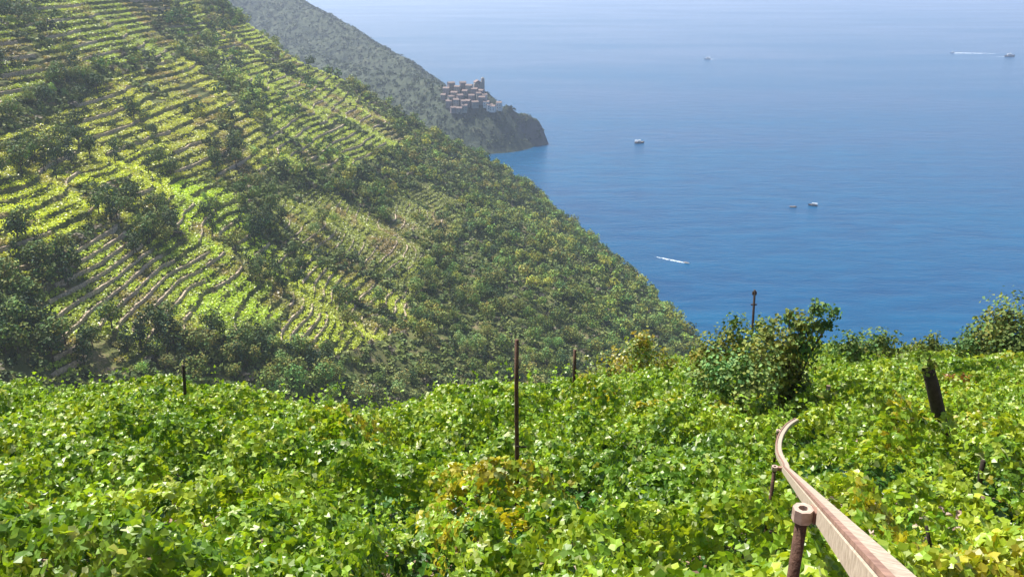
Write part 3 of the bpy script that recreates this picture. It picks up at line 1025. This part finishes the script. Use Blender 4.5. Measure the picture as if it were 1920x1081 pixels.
def vine_region(y0, y1, dens, size, tpl, xr):
    area = (y1 - y0) * (xr(y1)[1] - xr(y1)[0])
    n = int(area * dens)
    y = rng.uniform(y0, y1, n)
    lo, hi = xr(y1)
    x = rng.uniform(lo, hi, n)
    k = (np.abs(x / y) < .76) & (y < edge(x, y) + 1.2)
    x, y = x[k], y[k]
    op = openness(x, y)
    top = canopy_top(x, y) * (.25 + .75 * op)
    k = rng.random(len(x)) < (.02 + .98 * op) * (.22 + .78 * sstep(.55, .85, top))
    x, y, top, op = x[k], y[k], top[k], op[k]
    n = len(x)
    depth = np.where(rng.random(n) < .72, np.abs(rng.normal(size=n)) * .07, rng.random(n) ** 1.3 * .5)
    z = fore(x, y) + np.maximum(top - depth, .05 + .15 * rng.random(n))
    # leaves close under the rail are pruned away
    t = np.clip((y - RA.y) / (RB.y - RA.y), 0, 1)
    rxx = RA.x + (RB.x - RA.x) * t; rzz = RA.z + (RB.z - RA.z) * t
    k = ~((np.abs(x - rxx) < .30) & (y < RB.y + .5) & (z > rzz - .45)) & (np.hypot(x, y) > 4.4)
    for c_ in CTR_:
        k &= ~((np.abs(x - c_.x) < .32) & (np.abs(y - c_.y) < .75) & (z > c_.z - .35))
    x, y, z, depth = x[k], y[k], z[k], depth[k]
    n = len(x)
    e = .12
    tx = (canopy_top(x + e, y) - canopy_top(x - e, y)) / (2 * e); ty = (canopy_top(x, y + e) - canopy_top(x, y - e)) / (2 * e)
    nr = rng.normal(size=(n, 3)) * .55 + np.stack([-.9 * np.clip(tx, -2, 2), -.9 * np.clip(ty, -2, 2), 0 * tx + .6], 1)
    g = .5 + .5 * noise(x, y, 2.3, 111); g2 = .5 + .5 * noise(x, y, .55, 112); rr = rng.random(n)
    q = np.clip(.35 * g + .3 * g2 + .45 * rr + .03, 0, 1)[:, None]
    dark = np.array([.026, .105, .016]); mid = np.array([.14, .26, .015]); lite = np.array([.42, .49, .042]); yel = np.array([.40, .37, .03])
    c = np.where(q < .5, dark + (mid - dark) * q * 2, mid + (lite - mid) * (q - .5) * 2)
    far_w = np.clip((y - 24) / 26, 0, 1)[:, None] * .5
    c = c * (1 - far_w) + np.array([.24, .33, .03]) * far_w
    yp = noise(x, y, 3.1, 113) + .6 * noise(x, y, .8, 114) + (rng.random(n) - .5) * .8
    c = np.where((yp > 1.02)[:, None], yel * rng.uniform(.6, 1.1, (n, 1)), c)
    dryp = noise(x, y, 2.6, 115) + .5 * noise(x, y, .7, 116) + (rng.random(n) - .5) * .7
    for (ax, ay, ar) in ((.53, 7.0, .42), (-.93, 9.6, .45), (5.4, 17.2, .6), (1.35, 7.2, .3)):
        dryp = dryp + 1.15 * np.exp(-((x - ax) ** 2 + ((y - ay) * .7) ** 2) / ar ** 2)
    c = np.where((dryp > 1.3)[:, None], np.array([.42, .22, .06]) * rng.uniform(.5, 1.1, (n, 1)), c)
    c = np.where((rng.random(n) < .05)[:, None], np.array([.46, .52, .24]), c)
    c = c * rng.uniform(.75, 1.25, (n, 1))
    s = size * rng.uniform(.6, 1.35, n)
    return inst(tpl, np.stack([x, y, z], 1), frames(nr), s, c)


parts = [vine_region(4.2, 12, 420, .118, VINE, lambda y: (-.76 * y, .76 * y)),
         vine_region(12, 21, 300, .128, VINE, lambda y: (-.76 * y, .76 * y)),
         vine_region(21, 35, 170, .15, VINE, lambda y: (-.76 * y, .76 * y)),
         vine_region(35, 54, 90, .22, QUAD, lambda y: (.05 * y, .66 * y))]
# low weeds and lower leaves near the soil; dark tint paints shade into hollows
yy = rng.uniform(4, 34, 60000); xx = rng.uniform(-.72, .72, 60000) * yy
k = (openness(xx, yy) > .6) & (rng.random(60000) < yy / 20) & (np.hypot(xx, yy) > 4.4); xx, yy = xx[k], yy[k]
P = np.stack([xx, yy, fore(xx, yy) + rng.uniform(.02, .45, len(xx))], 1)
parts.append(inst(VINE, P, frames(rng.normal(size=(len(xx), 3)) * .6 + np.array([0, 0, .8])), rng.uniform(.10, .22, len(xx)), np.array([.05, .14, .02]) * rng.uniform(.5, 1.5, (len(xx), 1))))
# upright shoots sticking out of the leaf roof
for (ya, yb, cnt, sz) in ((5, 14, 260, .10), (14, 34, 900, .11)):
    y = rng.uniform(ya, yb, cnt); x = rng.uniform(-.63, .63, cnt) * y
    k = (openness(x, y) > .9) & (y < edge(x, y)); x, y = x[k], y[k]
    for j in range(9):
        h = .06 + j * .055 * rng.uniform(.5, 1.6, len(x))
        P = np.stack([x + rng.normal(size=len(x)) * .05, y + rng.normal(size=len(x)) * .05, fore(x, y) + canopy_top(x, y) + h - .05], 1)
        c = np.array([.26, .42, .035]) * rng.uniform(.5, 1.2, (len(x), 1))
        parts.append(inst(VINE, P, frames(rng.normal(size=(len(x), 3)) + np.array([0, 0, .5])), sz * rng.uniform(.5, 1.1, len(x)), c))
m_ = [len(p[1]) for p in parts]
V, Fq, C = joinm(parts)
o = mk("vine_canopy", V, Fq, M_vine, C)
tag(o, "sunlit green and yellow leaf roof of the foreground vineyard", "vines", kind="stuff")
print("vine leaves", len(Fq))

# ------------------------------------------------------------------ monorail track
M_rail = noisemat("rusty_rail", (.29, .23, .17), (.46, .39, .305), 38, .7, .35, 90, dist=.003)
M_rack = noisemat("rail_rack", (.17, .095, .07), (.32, .19, .14), 20, .8, .4, 90, dist=.003)
M_clamp = noisemat("pale_clamp", (.26, .18, .14), (.56, .44, .36), 20, .6, .3, 80, dist=.002)
track = empty("monorail_track", (RA.x, RA.y, RA.z))
tag(track, "rusty tan steel monorail track curving downhill through the vineyard", "rail track")
off0 = Vector((RA.x, RA.y, RA.z))


def rpt(v): return Vector(v) - off0


CTRS = .955
CTR = [(1473, 866, 9.85), (1463, 852, 10.6), (1459, 836, 11.6), (1462, 818, 12.8), (1470, 803, 14.0), (1480, 792, 15.0), (1494, 784, 16.2)]
ext = RA + (RA - RB).normalized() * 1.2
path = [ext, RA] + [RA.lerp(RB, t) for t in (.08, .16, .24, .32, .4, .48, .56, .64, .72, .8, .88, .94)] + [at(c[0], c[1], c[2] * (1 - (1 - CTRS) * min(1, i_ / 2))) for i_, c in enumerate(CTR)]
pp = [rpt(p) for p in path]
for _ in range(2):
    q = [pp[0]]
    for a_, b_ in zip(pp[:-1], pp[1:]): q += [a_.lerp(b_, .25), a_.lerp(b_, .75)]
    q.append(pp[-1]); pp = q
W2, HH = .042, .062
b = MB(); b.sweep(pp, [(-W2, -HH), (W2, -HH), (W2 + .0, -.006), (W2 - .006, 0), (-W2 + .006, 0), (-W2, -.006)]); b.build("rail_beam", M_rail, track)
b = MB(); b.sweep(pp, [(-.040, .001), (-.022, .001), (-.022, .012), (-.040, .012)]); b.build("guide_strip", M_rack, track)
sp = [rpt(RA.lerp(RB, t_)) for t_ in (.19, .215)]
b = MB(); b.sweep(sp, [(-W2 - .006, -HH * .85), (-W2 - .0005, -HH * .85), (-W2 - .0005, -.012), (-W2 - .006, -.012)])
for t_ in (.193, .198, .207, .212):
    q_ = rpt(RA.lerp(RB, t_)) + Vector((-W2 - .008, 0, -HH * .5)); b.box(tuple(q_), (.012, .014, .014))
b.build("splice_plate", M_rack, track)
# supports: tube post, clamp with a ring, short arm to the beam
for (px, Ysup, gap) in ((1510, 2.80, .095), (1453, 9.3, .13), (1470, 13.9, .09)):
    t = (Ysup - RA.y) / (RB.y - RA.y)
    c = RA.lerp(RB, t) if Ysup <= RB.y else at(1469, 805, 13.9)
    c = rpt(c)
    hx_ = c.x - gap; top = c.z - .01
    wz = float(fore(np.array([hx_ + off0.x]), np.array([Ysup]))[0]) - off0.z - .3
    b = MB(); b.tube([(hx_ - .04, c.y, wz), (hx_ - .012, c.y, (wz + top) / 2), (hx_, c.y, top - .01)], .023, 12); ps = b.build("support_post", M_post, track, True)
    b = MB(); n = 8; R1, R2 = .038, .018
    vs = []
    for z0 in (top - .04, top + .012):
        for R in (R1, R2):
            vs += [(hx_ + cos(2 * pi * k / n + pi / 8) * R, c.y + sin(2 * pi * k / n + pi / 8) * R, z0) for k in range(n)]
    fs = []
    for k in range(n):
        k2 = (k + 1) % n
        fs += [(k, k2, 2 * n + k2, 2 * n + k), (n + k2, n + k, 3 * n + k, 3 * n + k2), (2 * n + k, 2 * n + k2, 3 * n + k2, 3 * n + k), (k2, k, n + k, n + k2)]
    b.add(vs, fs); b.build("clamp_ring", M_clamp, ps)
    b = MB(); b.box((hx_ + (gap - .02) / 2 + .02, c.y, top - .02), (gap - .05, .04, .045)); b.build("clamp_arm", M_rack, ps)

# ------------------------------------------------------------------ vineyard posts
def post(name, base, top, r, mat, label, cat="post", group=None, extra=None, n=9):
    base = Vector(base); top = Vector(top)
    root = empty(name, base)
    d = top - base
    b = MB(); pts = [d * t + Vector((random.uniform(-1, 1) * r * .15, 0, 0)) for t in (0, .2, .4, .6, .8, 1)]
    b.tube(pts, [r * 1.1, r * 1.05, r, r * .97, r * .95, r * .9], n, .07); b.build("shaft", mat, root, True)
    if extra: extra(root, d)
    tag(root, label, cat, group)
    return root


def gz(x, y): return float(fore(np.array([x]), np.array([y]))[0])


def wire_stub(root, d):
    b = MB(); b.tube([d * .53 + Vector((-.02, -.06, 0)), d * .53 + Vector((.14, -.07, -.01))], .012, 6); b.build("wire_peg", M_darkpost, root)


pA = at(970, 905, 11.3); tA = at(969, 636, 11.3)
post("vineyard_post", (pA.x, pA.y, gz(pA.x, pA.y) - .2), tA, .032, M_post, "tall thin brown post in the centre of the vineyard", extra=wire_stub)
for px, yb, yt, Y, r, lab, mt in [(1076, 748, 655, 20, .045, "shorter thin brown post behind and right of the tallest post", M_post),
                              (341, 722, 684, 24, .05, "thin dark post at the vineyard edge, far left of centre", M_darkpost),
                              (1551, 790, 722, 19, .055, "pale weathered stake between the leaning tree and the dark trunk", M_palepost),
                              (1841, 906, 862, 10.5, .035, "short dark stake with yellow leaves at the right", M_darkpost)]:
    p_ = at(px, yb, Y); t_ = at(px + 2, yt, Y)
    post("vineyard_post", (p_.x, p_.y, min(p_.z, gz(p_.x, p_.y)) - .1), t_, r, mt, lab)
# slim pole beyond the edge of the vineyard, seen against the sea
p_ = at(1415, 700, 70); t_ = at(1415, 543, 70)


def pole_head(root, d):
    b = MB(); b.box(tuple(d * .985), (.36, .12, .3)); b.box(tuple(d * .93), (.5, .1, .1)); b.build("pole_head", M_darkpost, root)


post("utility_pole", (p_.x, p_.y, gz(p_.x, p_.y) - .5), t_, 0.11, M_darkpost, "slim dark pole standing against the sea behind the leaning tree", "pole", extra=pole_head)


# ------------------------------------------------------------------ foreground trees and shrubs
def bush(name, label, base, blobs, leaf, col, r0=.06, dens=5, cat="shrub", hollow=.3, tpl=QUAD, gap=.45, mat=None, group=None):
    root = empty(name, base)
    tb = MB(); limbs(tb, (0, 0, 0), blobs, r0); tb.build("trunk" if cat == "tree" else "stem", M_bark, root)
    V, Fq, C = crown(blobs, leaf, dens, col, tpl, hollow, gap)
    mk("crown" if cat == "tree" else "foliage", V, Fq, mat or M_tree, C, root)
    tag(root, label, cat, group)
    return root


def blobs_px(base, Y, lst):
    """lobes from photo positions at distance Y: (px, py, radius px, depth offset)"""
    out = []
    for px, py, rp, dy in lst:
        p = at(px, py, Y + dy) - Vector(base)
        r = rp / F * Y * 1.22
        out.append((p.x, p.y, p.z, r, r, r * 1.05))
    return out


# the leaning tree at the end of the rail
Yt = 19.0
bp = at(1470, 800, Yt); base = (bp.x, bp.y, gz(bp.x, bp.y))
bush("leaning_tree", "leaning olive-green tree with dark shaded foot where the rail ends", base,
     blobs_px(base, Yt, [(1470, 755, 30, 0), (1475, 725, 36, .1), (1485, 690, 40, .2), (1455, 690, 36, -.1), (1505, 650, 36, .1), (1470, 645, 34, 0), (1528, 612, 26, .1), (1500, 610, 28, .3), (1540, 580, 16, 0),
                         (1478, 600, 15, .2), (1565, 585, 12, .2), (1525, 577, 14, .1), (1440, 655, 28, .3), (1480, 585, 9, 0), (1555, 605, 14, 0), (1500, 730, 22, 0), (1450, 735, 24, .1)]),
     .10, (.14, .20, .05), .05, 5.5, "tree", .1, gap=.6)
bp = at(1400, 770, Yt - 1); base = (bp.x, bp.y, gz(bp.x, bp.y))
bush("leafy_shrub", "pale grey-green shrub on the left flank of the leaning tree", base,
     blobs_px(base, Yt - 1, [(1400, 730, 38, 0), (1425, 700, 38, .2), (1390, 690, 34, .3), (1420, 655, 32, .4), (1362, 720, 36, .2), (1340, 690, 30, .5), (1310, 715, 28, .4), (1440, 630, 20, .5), (1455, 600, 12, .5), (1395, 752, 30, -.2), (1440, 765, 20, -.1)]),
     .10, (.19, .28, .085), .03, 4.5, hollow=.25, gap=.6)
bp = at(1375, 705, 26); base = (bp.x, bp.y, gz(bp.x, bp.y))
bush("leafy_shrub", "pointed yellow-green shrub left of the leaning tree, against the sea", base,
     blobs_px(base, 26, [(1375, 660, 38, 0), (1375, 625, 26, .2), (1376, 600, 15, .1), (1342, 655, 32, .3), (1318, 672, 28, .4), (1405, 640, 28, .2), (1330, 695, 34, 0), (1430, 615, 22, .2)]),
     .12, (.15, .19, .035), .03, 4.5, gap=.55)
bp = at(1200, 715, 31); base = (bp.x, bp.y, gz(bp.x, bp.y))
bush("leafy_shrub", "yellow and rust tinged shrub at the vineyard edge right of centre", base,
     blobs_px(base, 31, [(1200, 665, 32, 0), (1175, 690, 38, .2), (1240, 690, 38, .3), (1135, 705, 34, .3), (1205, 638, 20, .1), (1285, 700, 34, .4), (1100, 718, 24, .2), (1320, 690, 26, .2)]),
     .14, (.21, .25, .035), .03, 4.5, gap=.55, mat=M_vine)
for nm, lab, Y, bqx, bqy, ls, lf, cl in [
    ("dark_shrub", "dark green bushy tree at the right edge against the sea", 44, 1880, 680, [(1885, 640, 34, 0), (1850, 655, 26, 1), (1880, 605, 20, .5), (1915, 620, 36, .5), (1835, 640, 18, 1), (1860, 630, 22, 0), (1900, 665, 30, -1), (1810, 655, 16, 0)], .2, (.13, .185, .045)),
    ("dark_shrub", "brownish green shrub just right of the leaning tree", 36, 1590, 700, [(1590, 665, 22, 0), (1570, 680, 20, .5), (1610, 680, 22, .5), (1600, 648, 12, 0), (1555, 700, 18, 0), (1625, 660, 14, 1)], .16, (.13, .185, .04)),
    ("dark_shrub", "low rounded shrub on the vineyard skyline, second from the leaning tree", 44, 1645, 680, [(1640, 652, 18, 0), (1665, 655, 16, .5), (1625, 665, 14, .5), (1655, 640, 10, 0)], .18, (.13, .185, .04)),
    ("dark_shrub", "wispy dark shrub on the skyline above the dark trunk", 44, 1740, 680, [(1742, 655, 14, 0), (1748, 640, 8, 0), (1725, 665, 14, .5), (1765, 665, 14, .3), (1700, 665, 12, 1)], .17, (.13, .185, .04)),
    ("dark_shrub", "thin olive shrub on the skyline right of the dark trunk", 46, 1805, 680, [(1800, 660, 12, 0), (1820, 655, 14, .5), (1785, 668, 10, 0)], .17, (.13, .185, .04))]:
    bp = at(bqx, bqy, Y); base = (bp.x, bp.y, gz(bp.x, bp.y))
    bush(nm, lab, base, blobs_px(base, Y, [(a_, b_ - 7, c_ * 1.5, d_) for a_, b_, c_, d_ in ls]), lf, cl, .05, 4.5, gap=.55)
# thick dark leaning trunk with a leafy top
bp = at(1768, 832, 13.8); tp = at(1740, 690, 13.8)
k_ = .9; low = bp + (bp - tp) * k_
root = empty("pollarded_trunk", (low.x, bp.y, gz(bp.x, bp.y) - .1))
d = tp - root.location
b = MB(); b.tube([d * 0, d * .3, d * .6, d * .85, d], [.13, .125, .115, .11, .105], 12, .12); b.build("trunk", M_darkpost, root, True)
bl = blobs_px(root.location, 13.8, [(1738, 690, 14, 0), (1730, 678, 11, .1), (1750, 680, 11, 0), (1740, 664, 8, 0)])
V, Fq, C = crown(bl, .09, 4.0, (.14, .19, .035), QUAD, .3, .5); mk("crown", V, Fq, M_tree, C, root)
tag(root, "thick dark leaning trunk topped with leaves in the right vineyard", "tree")
# small dark vine trunks over bare soil
for i, (px, py, Y, lab) in enumerate([(1768, 992, 8.2, "crooked dark vine trunk on the bare soil patch at lower right"), (1640, 985, 8.0, "short dark vine trunk right of the rail in front of bare soil"), (470, 995, 8.3, "dark vine trunk in the shaded gap at lower left")]):
    p_ = at(px, py, Y); g = gz(p_.x, p_.y)
    b = MB(); b.tube([(0, 0, -.1), (.03, 0, .25), (-.05, .02, .5), (-.09, .02, .75), (-.16, .05, 1.0)], [.04, .034, .03, .025, .018], 7, .12)
    root = empty("grapevine", (p_.x, p_.y, g)); b.build("stem", M_darkpost, root, True)
    c_ = crown([(-.16, .05, 1.05, .28, .28, .16), (.05, .05, .95, .2, .2, .12)], .11, .8, (.16, .3, .03), VINE, .3)
    mk("foliage", *c_[:2], M_vine, c_[2], root)
    tag(root, lab, "grapevine")
# stones lying on the bare soil patches: rubble
parts = []
cube = (np.array([[-.5, -.5, -.4], [.5, -.45, -.35], [.45, .5, -.4], [-.5, .42, -.4], [-.4, -.4, .3], [.38, -.42, .36], [.4, .36, .3], [-.38, .4, .38]]),
        np.array([[3, 2, 1, 0], [4, 5, 6, 7], [0, 1, 5, 4], [1, 2, 6, 5], [2, 3, 7, 6], [3, 0, 4, 7]]))
for hx_, hy_, r in HOLES:
    n = 40
    x = hx_ + rng.normal(size=n) * r * .6; y = hy_ + rng.normal(size=n) * r * .6
    P = np.stack([x, y, fore(x, y) + .02], 1)
    parts.append(inst(cube, P, frames(rng.normal(size=(n, 3)) * .3 + np.array([0, 0, 1])), rng.uniform(.04, .16, n), np.ones((n, 3))))
V, Fq, C = joinm(parts)
o = mk("loose_stones", V, Fq, M_stone2)
tag(o, "loose pale stones scattered over bare soil gaps in the vineyard", "stones", kind="stuff")

# ------------------------------------------------------------------ haze
m = bpy.data.materials.new("haze_air"); m.use_nodes = True
t = m.node_tree
t.nodes.remove(t.nodes["Principled BSDF"])
pv = t.nodes.new("ShaderNodeVolumePrincipled")
pv.inputs["Color"].default_value = (0.66, 0.77, 0.98, 1)
pv.inputs["Density"].default_value = 0.000125
pv.inputs["Anisotropy"].default_value = 0.4
t.links.new(pv.outputs[0], t.nodes["Material Output"].inputs["Volume"])
b = MB(); b.box((0, 10000, 169), (29000, 25000, 362))
o = b.build("haze", m)
tag(o, "pale blue haze over the sea and far coast", "haze", kind="stuff")
